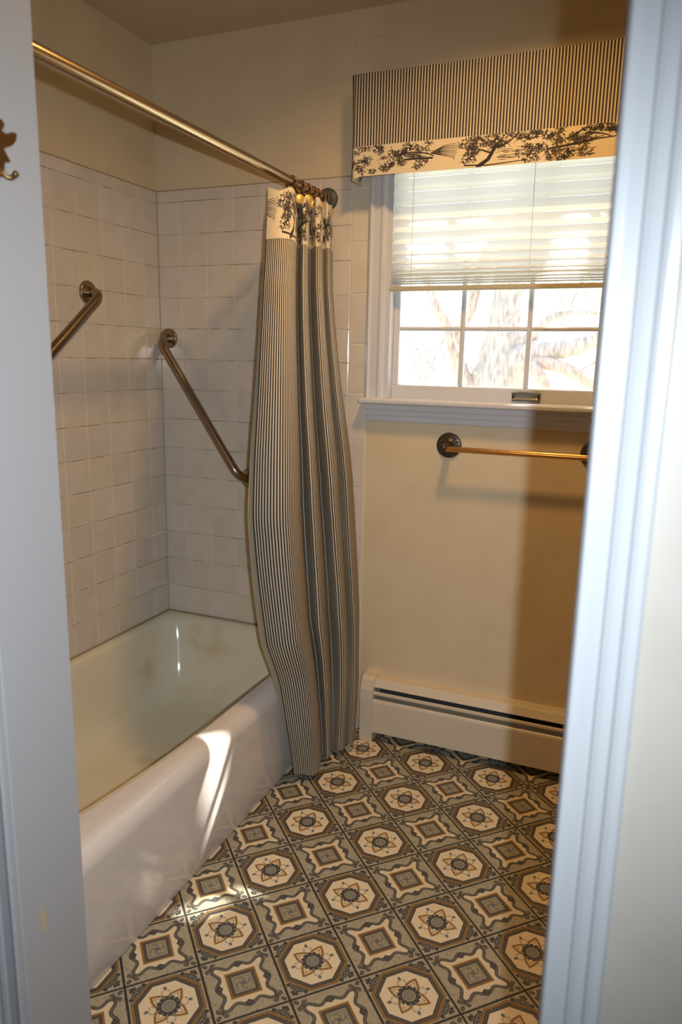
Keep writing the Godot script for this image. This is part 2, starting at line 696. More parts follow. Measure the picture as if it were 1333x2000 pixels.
func toile() -> ImageTexture:
	# a scenic print in charcoal on cream, one metre wide and 0.16 high
	var cream := Color(0.86, 0.80, 0.68)
	var dark := Color(0.19, 0.175, 0.17)
	var mid := Color(0.47, 0.43, 0.38)
	var p := Pen.new(1600, 256, 1.0, 0.16, cream)
	p.wrap = true
	var r := RandomNumberGenerator.new()
	r.seed = 5
	# thickets of leaves: place, width, height, fullness
	for e in [[0.035, 0.11, 0.045, 0.040, 9], [0.06, 0.05, 0.05, 0.016, 5], [0.145, 0.10, 0.035, 0.040, 9], [0.185, 0.085, 0.03, 0.035, 7], [0.23, 0.055, 0.05, 0.018, 7], [0.25, 0.115, 0.02, 0.03, 4],
			[0.42, 0.055, 0.04, 0.02, 6], [0.415, 0.10, 0.022, 0.03, 5], [0.47, 0.06, 0.045, 0.03, 9], [0.52, 0.05, 0.045, 0.022, 8], [0.58, 0.06, 0.045, 0.030, 9], [0.63, 0.07, 0.03, 0.035, 8], [0.60, 0.12, 0.03, 0.022, 6],
			[0.68, 0.05, 0.035, 0.024, 7], [0.69, 0.125, 0.04, 0.022, 8], [0.73, 0.085, 0.05, 0.03, 8], [0.79, 0.06, 0.05, 0.022, 7], [0.84, 0.045, 0.03, 0.018, 5], [0.95, 0.07, 0.035, 0.03, 7], [0.97, 0.12, 0.025, 0.025, 5]]:
		for k in int(e[4] * 1.4):
			var q := Vector2(e[0] + e[2] * r.randf_range(-1.0, 1.0), e[1] + e[3] * r.randf_range(-1.0, 1.0))
			leaf_spray(p, r, q, r.randf_range(0.011, 0.018), 20, dark, mid)
			if k % 2 == 0: branch(p, r, q, r.randf() * TAU, 0.03, 0.0016, dark)
		for k in e[4]:
			var q := Vector2(e[0] + e[2] * r.randf_range(-0.8, 0.8), e[1] + e[3] * r.randf_range(-0.8, 0.8))
			p.blob(q, 0.006, 0.003, r.randf() * TAU, cream)
	# a fallen log and a spray of long reeds
	for k in 26:
		var a := Vector2(r.randf_range(0.19, 0.27), r.randf_range(0.068, 0.098))
		p.line([a, a + Vector2(r.randf_range(0.012, 0.03), r.randf_range(0.0, 0.006))], 0.0015, 0.0008, dark if k % 3 else mid)
	p.line([Vector2(0.17, 0.075), Vector2(0.22, 0.07), Vector2(0.27, 0.078), Vector2(0.295, 0.092)], 0.003, 0.002, dark)
	p.line([Vector2(0.19, 0.10), Vector2(0.24, 0.098), Vector2(0.29, 0.099)], 0.003, 0.004, dark)
	for k in 9:
		var d := -0.75 + 0.14 * k
		var a := Vector2(0.285, 0.08)
		p.line([a, a + Vector2(0.04, 0.035 * d), a + Vector2(0.075, 0.05 * d + 0.006), a + Vector2(0.095 - 0.002 * k, 0.05 * d + 0.016)], 0.0022, 0.0008, dark if k % 3 else mid)
	# bent tree trunk over hatched water
	p.line([Vector2(0.445, 0.15), Vector2(0.475, 0.125), Vector2(0.487, 0.10), Vector2(0.495, 0.075), Vector2(0.515, 0.05)], 0.008, 0.004, dark)
	branch(p, r, Vector2(0.487, 0.10), -2.6, 0.08, 0.004, dark)
	branch(p, r, Vector2(0.495, 0.08), -0.3, 0.10, 0.004, dark)
	for k in 30:
		var a := Vector2(r.randf_range(0.50, 0.57), r.randf_range(0.085, 0.13))
		p.line([a, a + Vector2(r.randf_range(0.01, 0.035), r.randf_range(-0.002, 0.001))], 0.0012, 0.0008, mid if k % 2 else dark)
	p.line([Vector2(0.40, 0.142), Vector2(0.47, 0.148), Vector2(0.54, 0.143), Vector2(0.60, 0.138)], 0.003, 0.0015, dark)
	# rocks and windblown boughs
	for k in 44:
		var a := Vector2(r.randf_range(0.70, 0.80), r.randf_range(0.11, 0.145))
		p.line([a, a + Vector2(r.randf_range(0.006, 0.02), r.randf_range(-0.012, -0.002))], 0.002, 0.001, dark if k % 4 else mid)
	for e in [[Vector2(0.66, 0.105), -0.35, 0.12], [Vector2(0.70, 0.10), -0.15, 0.13], [Vector2(0.72, 0.07), -0.5, 0.10], [Vector2(0.77, 0.09), -0.25, 0.11], [Vector2(0.78, 0.055), 0.1, 0.08]]:
		branch(p, r, e[0], e[1], e[2], 0.004, dark, 0.18)
	for k in 13:
		var d := -3.1 + 0.26 * k
		p.line([Vector2(0.855, 0.055), Vector2(0.855, 0.055) + Vector2(cos(d) * 0.034, sin(d) * 0.028)], 0.0035, 0.001, dark)
	p.line([Vector2(0.875, 0.14), Vector2(0.87, 0.125), Vector2(0.88, 0.112), Vector2(0.893, 0.115), Vector2(0.89, 0.128)], 0.004, 0.002, dark)
	leaf_spray(p, r, Vector2(0.905, 0.135), 0.014, 18, dark, mid)
	return p.tex()

# ------------------------------------------------------------------ room shell
func build_shell() -> void:
	# back wall, with the window's opening
	var w := MB.new()
	var zf := -0.006
	var zb := -0.15
	w.box(Vector3(-0.12, 0, zb), Vector3(WIN_L, CEIL, zf))
	w.box(Vector3(WIN_R, 0, zb), Vector3(RIGHT + 0.1, CEIL, zf))
	w.box(Vector3(WIN_L, 0, zb), Vector3(WIN_R, WIN_B, zf))
	w.box(Vector3(WIN_L, WIN_T, zb), Vector3(WIN_R, CEIL, zf))
	struct("wall_back", w, M.wall_paint)
	w = MB.new()
	w.box(Vector3(-0.12, 0, zf), Vector3(-0.006, CEIL, DEPTH))
	struct("wall_left", w, M.wall_paint)
	w = MB.new()
	w.box(Vector3(RIGHT, 0, zf), Vector3(RIGHT + 0.1, CEIL, DEPTH))
	struct("wall_right", w, M.wall_paint)
	# the wall with the doorway, between bathroom and hall
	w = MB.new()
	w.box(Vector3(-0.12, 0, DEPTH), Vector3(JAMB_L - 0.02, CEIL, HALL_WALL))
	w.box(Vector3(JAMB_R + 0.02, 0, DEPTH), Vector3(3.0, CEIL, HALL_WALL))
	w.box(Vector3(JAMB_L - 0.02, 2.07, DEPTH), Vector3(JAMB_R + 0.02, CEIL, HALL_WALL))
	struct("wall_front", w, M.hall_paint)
	w = MB.new()
	var hx := 1.30
	var hz := 0.70
	w.box(Vector3(-0.12, CEIL, zb), Vector3(hx - 0.12, CEIL + 0.1, HALL_WALL))
	w.box(Vector3(hx + 0.12, CEIL, zb), Vector3(RIGHT + 0.1, CEIL + 0.1, HALL_WALL))
	w.box(Vector3(hx - 0.12, CEIL, zb), Vector3(hx + 0.12, CEIL + 0.1, hz - 0.12))
	w.box(Vector3(hx - 0.12, CEIL, hz + 0.12), Vector3(hx + 0.12, CEIL + 0.1, HALL_WALL))
	struct("ceiling", w, M.ceiling_paint)
	# hall
	w = MB.new()
	w.box(Vector3(-0.12, CEIL, HALL_WALL), Vector3(3.1, CEIL + 0.1, 3.6))
	struct("ceiling_hall", w, M.ceiling_paint)
	w = MB.new()
	w.box(Vector3(-0.12, -0.06, HALL_WALL - 0.06), Vector3(3.1, 0.0, 3.6))
	struct("floor_hall", w, M.hall_floor)
	w = MB.new()
	w.box(Vector3(-0.12, 0, 3.5), Vector3(3.1, CEIL, 3.6))
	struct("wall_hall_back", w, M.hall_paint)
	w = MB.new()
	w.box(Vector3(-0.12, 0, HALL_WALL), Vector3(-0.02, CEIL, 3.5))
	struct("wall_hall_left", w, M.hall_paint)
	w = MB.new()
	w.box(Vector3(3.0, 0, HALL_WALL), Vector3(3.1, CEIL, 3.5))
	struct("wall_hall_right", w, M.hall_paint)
	# ceiling lamp in the middle of the room
	var at := Vector3(1.30, CEIL, 0.70)
	var l := thing("ceiling_light", "round recessed ceiling light with white trim ring above the bathroom floor", "light", at)
	w = MB.new()
	w.lathe(Vector3.ZERO, Vector3.DOWN, [Vector2(0.100, 0.0), Vector2(0.102, 0.006), Vector2(0.165, 0.006), Vector2(0.175, 0.003), Vector2(0.175, 0.0)], 40)
	part("trim_ring", w, M.dimmed_trim_paint, l)
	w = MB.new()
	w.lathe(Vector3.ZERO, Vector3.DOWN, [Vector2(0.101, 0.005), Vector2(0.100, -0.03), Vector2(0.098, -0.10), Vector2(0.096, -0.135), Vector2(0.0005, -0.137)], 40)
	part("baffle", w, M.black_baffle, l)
	w = MB.new()
	w.lathe(Vector3.ZERO, Vector3.DOWN, [Vector2(0.0005, -0.038), Vector2(0.05, -0.040), Vector2(0.097, -0.046)], 40)
	part("lamp_lens", w, M.lamp_lens, l)
	var a := AreaLight3D.new()
	a.name = "lamp"
	l.add_child(a)
	a.position = Vector3(0, 0.034, 0)
	a.rotation.x = -PI / 2.0
	a.area_size = Vector2(0.14, 0.14)
	a.area_normalize_energy = true
	a.area_range = 8.0
	a.area_attenuation = 2.0
	a.light_color = lin(1.0, 0.58, 0.22)
	a.light_energy = 1.45
	a.shadow_enabled = true

func build_floor() -> void:
	var b := MB.new()
	b.box(Vector3(-0.12, -0.06, -0.15), Vector3(RIGHT + 0.1, -0.0012, HALL_WALL - 0.06))
	var f := struct("floor", b, M.joint)
	var s := 0.161
	var gap := 0.0028
	var o := Vector2(1.119, 0.693)
	var u := Vector2(cos(PI / 4.0), -sin(PI / 4.0))
	var v := Vector2(sin(PI / 4.0), cos(PI / 4.0))
	var room := PackedVector2Array([Vector2(0.69, 0.0), Vector2(RIGHT, 0.0), Vector2(RIGHT, HALL_WALL - 0.06), Vector2(0.69, HALL_WALL - 0.06)])
	var whole: ArrayMesh = null
	for i in range(-9, 11):
		for j in range(-9, 11):
			var c := o + (u * (i + 0.5) + v * (j + 0.5)) * s
			var h := s / 2.0 - gap
			var sq := PackedVector2Array([c - u * h - v * h, c + u * h - v * h, c + u * h + v * h, c - u * h + v * h])
			var cut := Geometry2D.intersect_polygons(sq, room)
			if cut.is_empty(): continue
			var pl: PackedVector2Array = cut[0]
			var area := 0.0
			for k in pl.size(): area += pl[k].cross(pl[(k + 1) % pl.size()]) / 2.0
			area = absf(area)
			if area < 0.0004: continue
			var m: ArrayMesh
			if area > 4.0 * h * h * 0.999 and whole:
				m = whole
			else:
				m = floor_piece(pl, c, u, v, s)
				if area > 4.0 * h * h * 0.999: whole = m
			var t := part("tile", m, M.octagon_print if posmod(i + j, 2) == 1 else M.square_print, f)
			t.position = Vector3(c.x, 0, c.y)

func floor_piece(pl: PackedVector2Array, c: Vector2, u: Vector2, v: Vector2, s: float) -> ArrayMesh:
	var b := MB.new()
	var uv := func(q: Vector2) -> Vector2: return Vector2((q - c).dot(u), (q - c).dot(v)) / s + Vector2(0.5, 0.5)
	var tr := Geometry2D.triangulate_polygon(pl)
	for k in range(0, tr.size(), 3):
		var q := [pl[tr[k]], pl[tr[k + 1]], pl[tr[k + 2]]]
		if (q[1] - q[0]).cross(q[2] - q[0]) < 0.0:
			q = [q[0], q[2], q[1]]
		var p := []
		for e in q: p.append(Vector3(e.x - c.x, 0, e.y - c.y))
		b.tri(p[0], p[1], p[2], uv.call(q[0]), uv.call(q[1]), uv.call(q[2]))
	for k in pl.size():
		var a := pl[k]
		var d := pl[(k + 1) % pl.size()]
		var a3 := Vector3(a.x - c.x, 0, a.y - c.y)
		var d3 := Vector3(d.x - c.x, 0, d.y - c.y)
		var dn := Vector3(0, -0.0012, 0)
		b.tri(a3, d3 + dn, d3, uv.call(a), uv.call(d), uv.call(d))
		b.tri(a3, a3 + dn, d3 + dn, uv.call(a), uv.call(a), uv.call(d))
	return b.done()

var tile_cache := {}
func tile_mesh(w: float, h: float) -> ArrayMesh:
	# a glazed tile facing +z with its lower left corner at the origin, edges eased
	var key := "%.4f %.4f" % [w, h]
	if not tile_cache.has(key):
		var b := MB.new()
		var g := 0.0011
		var e := 0.0022
		var z1 := -0.0009
		var m := Vector3(w / 2, h / 2, -0.01)
		var o := [Vector3(g, g, -0.006), Vector3(w - g, g, -0.006), Vector3(w - g, h - g, -0.006), Vector3(g, h - g, -0.006)]
		var q := [Vector3(g, g, z1), Vector3(w - g, g, z1), Vector3(w - g, h - g, z1), Vector3(g, h - g, z1)]
		var r := [Vector3(g + e, g + e, 0), Vector3(w - g - e, g + e, 0), Vector3(w - g - e, h - g - e, 0), Vector3(g + e, h - g - e, 0)]
		b.quad(r[0], r[1], r[2], r[3], m)
		for k in 4:
			b.quad(q[k], q[(k + 1) % 4], r[(k + 1) % 4], r[k], m)
			b.quad(o[k], o[(k + 1) % 4], q[(k + 1) % 4], q[k], m)
		tile_cache[key] = b.done()
	return tile_cache[key]

func build_wall_tiles() -> void:
	var r := RandomNumberGenerator.new()
	r.seed = 17
	var left: Node3D = get_node("wall_left")
	var back: Node3D = get_node("wall_back")
	# grout behind the tiles: light bed, darker level joints
	var b := MB.new()
	b.box(Vector3(-0.006, RIM - 0.03, 0.0), Vector3(-0.0018, TILE_TOP - 0.002, DEPTH))
	part("grout", b, M.grout_light, left)
	b = MB.new()
	b.box(Vector3(0.0, RIM - 0.03, -0.006), Vector3(0.822, TILE_TOP - 0.002, -0.0018))
	b.box(Vector3(TUB + 0.002, 0.0, -0.006), Vector3(0.822, RIM - 0.03, -0.0018))
	part("grout", b, M.grout_light, back)
	for k in range(1, 15):
		var y := RIM + k * TILE
		b = MB.new()
		b.box(Vector3(-0.0019, y - 0.0011, 0.0), Vector3(-0.0013, y + 0.0011, DEPTH))
		part("grout_line", b, M.grout_dark, left)
		b = MB.new()
		b.box(Vector3(0.0, y - 0.0011, -0.0019), Vector3(0.7565, y + 0.0011, -0.0013))
		part("grout_line", b, M.grout_dark, back)
	# left wall
	var zs := [0.0, 0.0858]
	while zs[zs.size() - 1] < DEPTH - 0.02:
		zs.append(minf(zs[zs.size() - 1] + TILE, DEPTH))
	for c in zs.size() - 1:
		for k in 15:
			var y := RIM + k * TILE
			var hgt := TILE if k < 14 else TILE_TOP - y
			var t := part("tile", tile_mesh(zs[c + 1] - zs[c], hgt), M["tile_%d" % (r.randi() % 4)], left)
			t.rotation.y = PI / 2.0
			t.position = Vector3(0.0, y, zs[c + 1])
			t.rotation.x = r.randf_range(-0.0015, 0.0015)
	# back wall
	var xs := [0.0, 0.0995]
	while xs[xs.size() - 1] < 0.75:
		xs.append(xs[xs.size() - 1] + TILE)
	for c in xs.size() - 1:
		var lowest := -3 if c == xs.size() - 2 else 0
		for k in range(lowest, 15):
			var y := RIM + k * TILE
			var hgt := TILE if k < 14 else TILE_TOP - y
			var x0: float = xs[c]
			if k < 0: x0 = TUB + 0.004
			var t := part("tile", tile_mesh(xs[c + 1] - x0, hgt), M["tile_%d" % (r.randi() % 4)], back)
			t.position = Vector3(x0, y, 0.0)
			t.rotation.x = r.randf_range(-0.0015, 0.0015)
	# the column of long edging tiles beside the window
	var y := 1.385 - 0.161 * 8.0
	while y < TILE_TOP - 0.01:
		var y0 := maxf(y, 0.0)
		var y1 := minf(y + 0.161, TILE_TOP)
		var t := part("edging_tile", tile_mesh(0.822 - 0.7565, y1 - y0), M["tile_%d" % (r.randi() % 4)], back)
		t.position = Vector3(0.7565, y0, 0.0)
		y += 0.161
	# grimy seam along the top of the tiles
	b = MB.new()
	b.box(Vector3(-0.006, TILE_TOP - 0.0015, 0.0), Vector3(-0.0008, TILE_TOP + 0.0018, DEPTH))
	part("seam", b, M.caulk, left)
	b = MB.new()
	b.box(Vector3(0.0, TILE_TOP - 0.0015, -0.006), Vector3(0.822, TILE_TOP + 0.0018, -0.0008))
	part("seam", b, M.caulk, back)
	for q in [Vector2(1.926, 0.412), Vector2(1.922, 0.399), Vector2(1.921, 0.386), Vector2(1.922, 0.374), Vector2(1.955, 0.30), Vector2(1.94, 0.02), Vector2(1.985, 0.025)]:
		b = MB.new()
		b.lathe(Vector3(-0.0062, q.x, q.y), Vector3.RIGHT, [Vector2(0.0016, 0.0), Vector2(0.0012, 0.0006), Vector2(0.0002, 0.0008)], 8)
		part("nail_hole", b, M.chipped_paint, left)
	# hairline crack in the plaster
	b = MB.new()
	var pts := [Vector2(0.604, 2.300), Vector2(0.612, 2.322), Vector2(0.622, 2.333), Vector2(0.64, 2.327)]
	for q in [pts, [Vector2(0.69, 2.312), Vector2(0.72, 2.309), Vector2(0.75, 2.302), Vector2(0.79, 2.300), Vector2(0.83, 2.302), Vector2(0.866, 2.296)], [Vector2(0.75, 2.302), Vector2(0.757, 2.285), Vector2(0.762, 2.27)]]:
		var path := []
		for e in q: path.append(Vector3(e.x, e.y, -0.0062))
		b.tube(path, 0.0008, 6)
	part("crack", b, M.chipped_paint, back)

func build_window() -> void:
	var w := struct("window_1")
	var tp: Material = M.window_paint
	# casing: two stiles and a head, with a stepped profile
	var prof := PackedVector2Array([Vector2(0, 0), Vector2(0, 0.019), Vector2(0.006, 0.022), Vector2(0.012, 0.019), Vector2(0.016, 0.014), Vector2(0.036, 0.014), Vector2(0.040, 0.018), Vector2(0.048, 0.018), Vector2(0.052, 0.010), Vector2(0.060, 0.008), Vector2(0.060, 0)])
	var b := MB.new()
	b.prism(prof, Vector3(0.825, 1.21, -0.004), Vector3.RIGHT, Vector3.BACK, Vector3(0, 0.80, 0))
	part("casing", b, tp, w)
	b = MB.new()
	b.prism(prof, Vector3(1.847, 1.21, -0.004), Vector3.LEFT, Vector3.BACK, Vector3(0, 0.80, 0))
	part("casing", b, tp, w)
	b = MB.new()
	b.prism(prof, Vector3(0.825, 2.07, -0.004), Vector3.DOWN, Vector3.BACK, Vector3(1.022, 0, 0))
	part("casing", b, tp, w)
	# stool and apron
	b = MB.new()
	b.box(Vector3(0.812, 1.192, -0.06), Vector3(1.860, 1.210, 0.052), 0.005)
	part("sill", b, tp, w)
	b = MB.new()
	var ap := PackedVector2Array([Vector2(0, 0), Vector2(0.010, 0), Vector2(0.013, 0.004), Vector2(0.013, 0.018), Vector2(0.016, 0.022), Vector2(0.016, 0.036), Vector2(0.019, 0.040), Vector2(0.019, 0.058), Vector2(0, 0.058)])
	b.prism(ap, Vector3(0.827, 1.134, -0.005), Vector3.BACK, Vector3.UP, Vector3(1.018, 0, 0))
	part("apron", b, tp, w)
	# reveal
	b = MB.new()
	b.box(Vector3(WIN_L - 0.002, 1.205, -0.15), Vector3(WIN_L + 0.012, WIN_T, -0.003))
	b.box(Vector3(WIN_R - 0.012, 1.205, -0.15), Vector3(WIN_R + 0.002, WIN_T, -0.003))
	b.box(Vector3(WIN_L, WIN_T - 0.012, -0.15), Vector3(WIN_R, WIN_T + 0.002, -0.003))
	b.box(Vector3(WIN_L, 1.18, -0.17), Vector3(WIN_R, 1.2065, -0.05))
	part("frame", b, tp, w)
	# sash
	var gx := [0.917, 1.127, 1.337, 1.547, 1.757]
	var gy := [1.258, 1.437, 1.616, 1.795, 1.974]
	var s0 := -0.085
	var s1 := -0.045
	b = MB.new()
	b.box(Vector3(WIN_L + 0.010, 1.205, s0), Vector3(WIN_R - 0.010, gy[0] - 0.004, s1), 0.003)
	b.box(Vector3(WIN_L + 0.010, gy[0] - 0.006, s0), Vector3(gx[0], gy[4], s1), 0.003)
	b.box(Vector3(gx[4], gy[0] - 0.006, s0), Vector3(WIN_R - 0.010, gy[4], s1), 0.003)
	b.box(Vector3(WIN_L + 0.010, gy[4] - 0.004, s0), Vector3(WIN_R - 0.010, WIN_T - 0.010, s1), 0.003)
	part("sash", b, tp, w)
	for k in range(1, 4):
		b = MB.new()
		b.box(Vector3(gx[k] - 0.0075, gy[0] - 0.005, s0 + 0.008), Vector3(gx[k] + 0.0075, gy[4], s1 - 0.006), 0.004)
		part("muntin", b, tp, w)
		b = MB.new()
		b.box(Vector3(gx[0], gy[k] - 0.0065, s0 + 0.009), Vector3(gx[4], gy[k] + 0.0065, s1 - 0.007), 0.004)
		part("muntin", b, tp, w)
	var pane := MB.new()
	pane.box(Vector3(0, 0, -0.0015), Vector3(0.2098, 0.1788, 0.0015))
	var pm := pane.done()
	for ix in 4:
		for iy in 4:
			var p := part("pane", pm, M.glass, w)
			p.position = Vector3(gx[ix], gy[iy], -0.066)
	# pull on the lower rail
	b = MB.new()
	var outer := []
	var inner := []
	for k in 13:
		var f := k / 12.0
		var bow := 0.003 * sin(f * PI)
		outer.append([Vector3(1.299 + 0.088 * f, 1.217, s1), Vector3(1.299 + 0.088 * f, 1.216, s1 + 0.010), Vector3(1.302 + 0.082 * f, 1.222, s1 + 0.013), Vector3(1.307 + 0.072 * f, 1.2245, s1 + 0.006), Vector3(1.307 + 0.072 * f, 1.236 + bow, s1 + 0.006), Vector3(1.302 + 0.082 * f, 1.239 + bow, s1 + 0.013), Vector3(1.299 + 0.088 * f, 1.243 + bow, s1 + 0.010), Vector3(1.299 + 0.088 * f, 1.243 + bow, s1)])
	b.grid(outer)
	for e in [0, 12]:
		var cen := Vector3(1.343, 1.23, s1)
		for k in range(1, 6):
			b.quad(outer[e][0], outer[e][k], outer[e][k + 1], outer[e][7], cen)
	part("pull", b, M.pewter, w)

func casing_run(at: Vector3, across: Vector3, along: Vector3, out: Vector3) -> MB:
	var prof := PackedVector2Array([Vector2(0, 0), Vector2(0, 0.010), Vector2(0.003, 0.0135), Vector2(0.008, 0.0125), Vector2(0.012, 0.012), Vector2(0.026, 0.0125), Vector2(0.028, 0.0155), Vector2(0.034, 0.0175), Vector2(0.040, 0.015), Vector2(0.044, 0.0155), Vector2(0.047, 0.019), Vector2(0.052, 0.0205), Vector2(0.060, 0.020), Vector2(0.063, 0.017), Vector2(0.063, 0)])
	var b := MB.new()
	b.prism(prof, at, across, out, along)
	return b

func build_doorway() -> void:
	var d := struct("door_1")
	var tp: Material = M.dimmed_trim_paint
	var b := MB.new()
	b.box(Vector3(JAMB_L - 0.02, 0, DEPTH - 0.001), Vector3(JAMB_L, 2.05, HALL_WALL + 0.001), 0.0015)
	part("jamb", b, tp, d)
	b = MB.new()
	b.box(Vector3(JAMB_R, 0, DEPTH - 0.001), Vector3(JAMB_R + 0.02, 2.05, HALL_WALL + 0.001), 0.0015)
	part("jamb", b, tp, d)
	b = MB.new()
	b.box(Vector3(JAMB_L - 0.02, 2.05, DEPTH - 0.001), Vector3(JAMB_R + 0.02, 2.07, HALL_WALL + 0.001), 0.0015)
	part("head_jamb", b, tp, d)
	part("casing", casing_run(Vector3(JAMB_R + 0.002, 0, HALL_WALL), Vector3.RIGHT * 0.9, Vector3(0, 2.12, 0), Vector3.BACK), tp, d)
	part("casing", casing_run(Vector3(JAMB_L - 0.002, 0, HALL_WALL), Vector3.LEFT * 0.9, Vector3(0, 2.12, 0), Vector3.BACK), tp, d)
	part("casing", casing_run(Vector3(JAMB_L - 0.006, 2.056, HALL_WALL), Vector3.UP, Vector3(JAMB_R - JAMB_L + 0.012, 0, 0), Vector3.BACK), tp, d)
	# a flake of paint missing on the jamb
	b = MB.new()
	var fl := PackedVector2Array([Vector2(0.0, 0.022), Vector2(0.003, 0.019), Vector2(0.004, 0.007), Vector2(0.008, 0.002), Vector2(0.007, -0.006), Vector2(0.004, -0.009), Vector2(0.003, -0.02), Vector2(-0.001, -0.023), Vector2(-0.004, -0.017), Vector2(-0.005, 0.002), Vector2(-0.004, 0.012), Vector2(-0.001, 0.018)])
	b.prism(fl, Vector3(JAMB_L + 0.0003, 0.497, 1.607), Vector3.FORWARD, Vector3.UP, Vector3(-0.001, 0, 0))
	part("paint_chip", b, M.chipped_paint, d)

func rounded(x0: float, x1: float, z0: float, z1: float, r: float, y: float, seg := 12) -> Array:
	var out := []
	var cs := [Vector2(x1 - r, z0 + r), Vector2(x1 - r, z1 - r), Vector2(x0 + r, z1 - r), Vector2(x0 + r, z0 + r)]
	for k in 4:
		for s in seg + 1:
			var a := -PI / 2.0 + PI / 2.0 * (k + float(s) / seg)
			out.append(Vector3(cs[k].x + cos(a) * r, y, cs[k].y + sin(a) * r))
		# points along the straight side that follows
		var last: Vector3 = out[out.size() - 1]
		var a2 := -PI / 2.0 + PI / 2.0 * (k + 1)
		var nk := (k + 1) % 4
		var nxt := Vector3(cs[nk].x + cos(a2) * r, y, cs[nk].y + sin(a2) * r)
		for s in range(1, 12):
			out.append(last.lerp(nxt, s / 12.0))
	return out

func build_tub() -> void:
	var t := thing("bathtub", "white enamelled bathtub with yellowed basin set against the tiled walls", "bathtub")
	var z1 := DEPTH - 0.004
	# basin: from the rim's inner lip down to the bottom
	var front := func(ring: Array, x_front: float, amount: float) -> Array:
		# the front lip swells inwards towards the near end
		var out := []
		for p in ring:
			var q: Vector3 = p
			if q.x > 0.35:
				var f: float = clampf((q.z - 0.70) / 0.75, 0.0, 1.0)
				q.x -= amount * f * f * (q.x - 0.35) / (x_front - 0.35)
			out.append(q)
		return out
	var rows := []
	var spec := [
		[0.022, 0.660, 0.022, z1 - 0.05, 0.070, RIM + 0.001],
		[0.030, 0.656, 0.030, z1 - 0.06, 0.075, RIM - 0.002],
		[0.038, 0.651, 0.040, z1 - 0.07, 0.085, RIM - 0.010],
		[0.044, 0.645, 0.048, z1 - 0.08, 0.095, RIM - 0.030],
		[0.052, 0.634, 0.060, z1 - 0.11, 0.110, RIM - 0.090],
		[0.062, 0.620, 0.078, z1 - 0.17, 0.120, RIM - 0.160],
		[0.074, 0.606, 0.100, z1 - 0.23, 0.125, 0.110],
		[0.092, 0.590, 0.125, z1 - 0.27, 0.125, 0.072],
		[0.125, 0.560, 0.165, z1 - 0.31, 0.120, 0.050],
		[0.180, 0.510, 0.230, z1 - 0.37, 0.110, 0.042],
		[0.300, 0.390, 0.500, z1 - 0.70, 0.040, 0.040]]
	for s in spec:
		rows.append(front.call(rounded(s[0], s[1], s[2], s[3], s[4], s[5]), 0.66, 0.085))
	var b := MB.new()
	b.grid(rows, [], true)
	var last: Array = rows[rows.size() - 1]
	var cen := Vector3.ZERO
	for p in last: cen += p
	cen /= last.size()
	for k in last.size():
		b.tri(cen, last[(k + 1) % last.size()], last[k])
	part("basin", b, M.basin_enamel, t)
	# rim, rolled front edge and apron in one casting
	b = MB.new()
	var outer := rounded(0.003, 0.66, 0.003, z1, 0.004, RIM + 0.001)
	var lip: Array = rows[0]
	var outer2 := []
	for p in outer: outer2.append(p)
	b.grid([lip, outer2], [], true)
	part("rim", b, M.basin_enamel, t)
	b = MB.new()
	var zs := []
	for k in 49: zs.append(0.004 + (z1 - 0.006) * k / 48.0)
	var ap := []
	for z in zs:
		var f: float = clampf((z - 0.70) / 0.75, 0.0, 1.0)
		var xi: float = 0.661 - 0.085 * f * f
		var line := []
		line.append(Vector3(xi - 0.002, RIM - 0.02, z))
		line.append(Vector3(xi, RIM - 0.002, z))
		line.append(Vector3(xi + 0.004, RIM + 0.0025, z))
		line.append(Vector3(xi + 0.012, RIM + 0.003, z))
		line.append(Vector3(lerpf(xi + 0.012, TUB - 0.048, 0.5), RIM + 0.003, z))
		for k in 11:
			var a := PI / 2.0 * (1.0 - k / 10.0)
			line.append(Vector3(TUB - 0.046 + 0.046 * cos(a), RIM - 0.043 + 0.046 * sin(a), z))
		line.append(Vector3(TUB - 0.001, 0.20, z))
		line.append(Vector3(TUB - 0.006, 0.10, z))
		line.append(Vector3(TUB - 0.012, 0.004, z))
		line.append(Vector3(TUB - 0.03, 0.001, z))
		ap.append(line)
	b.grid(ap)
	part("apron", b, M.enamel, t)
	# caulk between tub and tile
	b = MB.new()
	b.tube([Vector3(0.0046, RIM + 0.001, 0.004), Vector3(0.0046, RIM + 0.001, z1 - 0.004)], 0.004, 8)
	b.tube([Vector3(0.004, RIM + 0.001, 0.0046), Vector3(TUB - 0.03, RIM + 0.001, 0.0046)], 0.004, 8)
	part("caulk", b, M.caulk, t)

# left and right edges of the hanging curtain: y, x, z
const CUR_L := [[1.795, 0.664, 0.395], [1.66, 0.685, 0.445], [1.52, 0.708, 0.505], [1.25, 0.735, 0.585], [1.0, 0.748, 0.636], [0.86, 0.752, 0.64], [0.54, 0.760, 0.588], [0.39, 0.762, 0.512], [0.2, 0.762, 0.455], [0.022, 0.758, 0.402]]
const CUR_R := [[1.80, 0.698, 0.022], [1.66, 0.704, 0.025], [1.52, 0.712, 0.030], [1.25, 0.750, 0.042], [1.0, 0.796, 0.055], [0.86, 0.814, 0.060], [0.54, 0.842, 0.070], [0.39, 0.853, 0.084], [0.2, 0.858, 0.094], [0.022, 0.853, 0.098]]
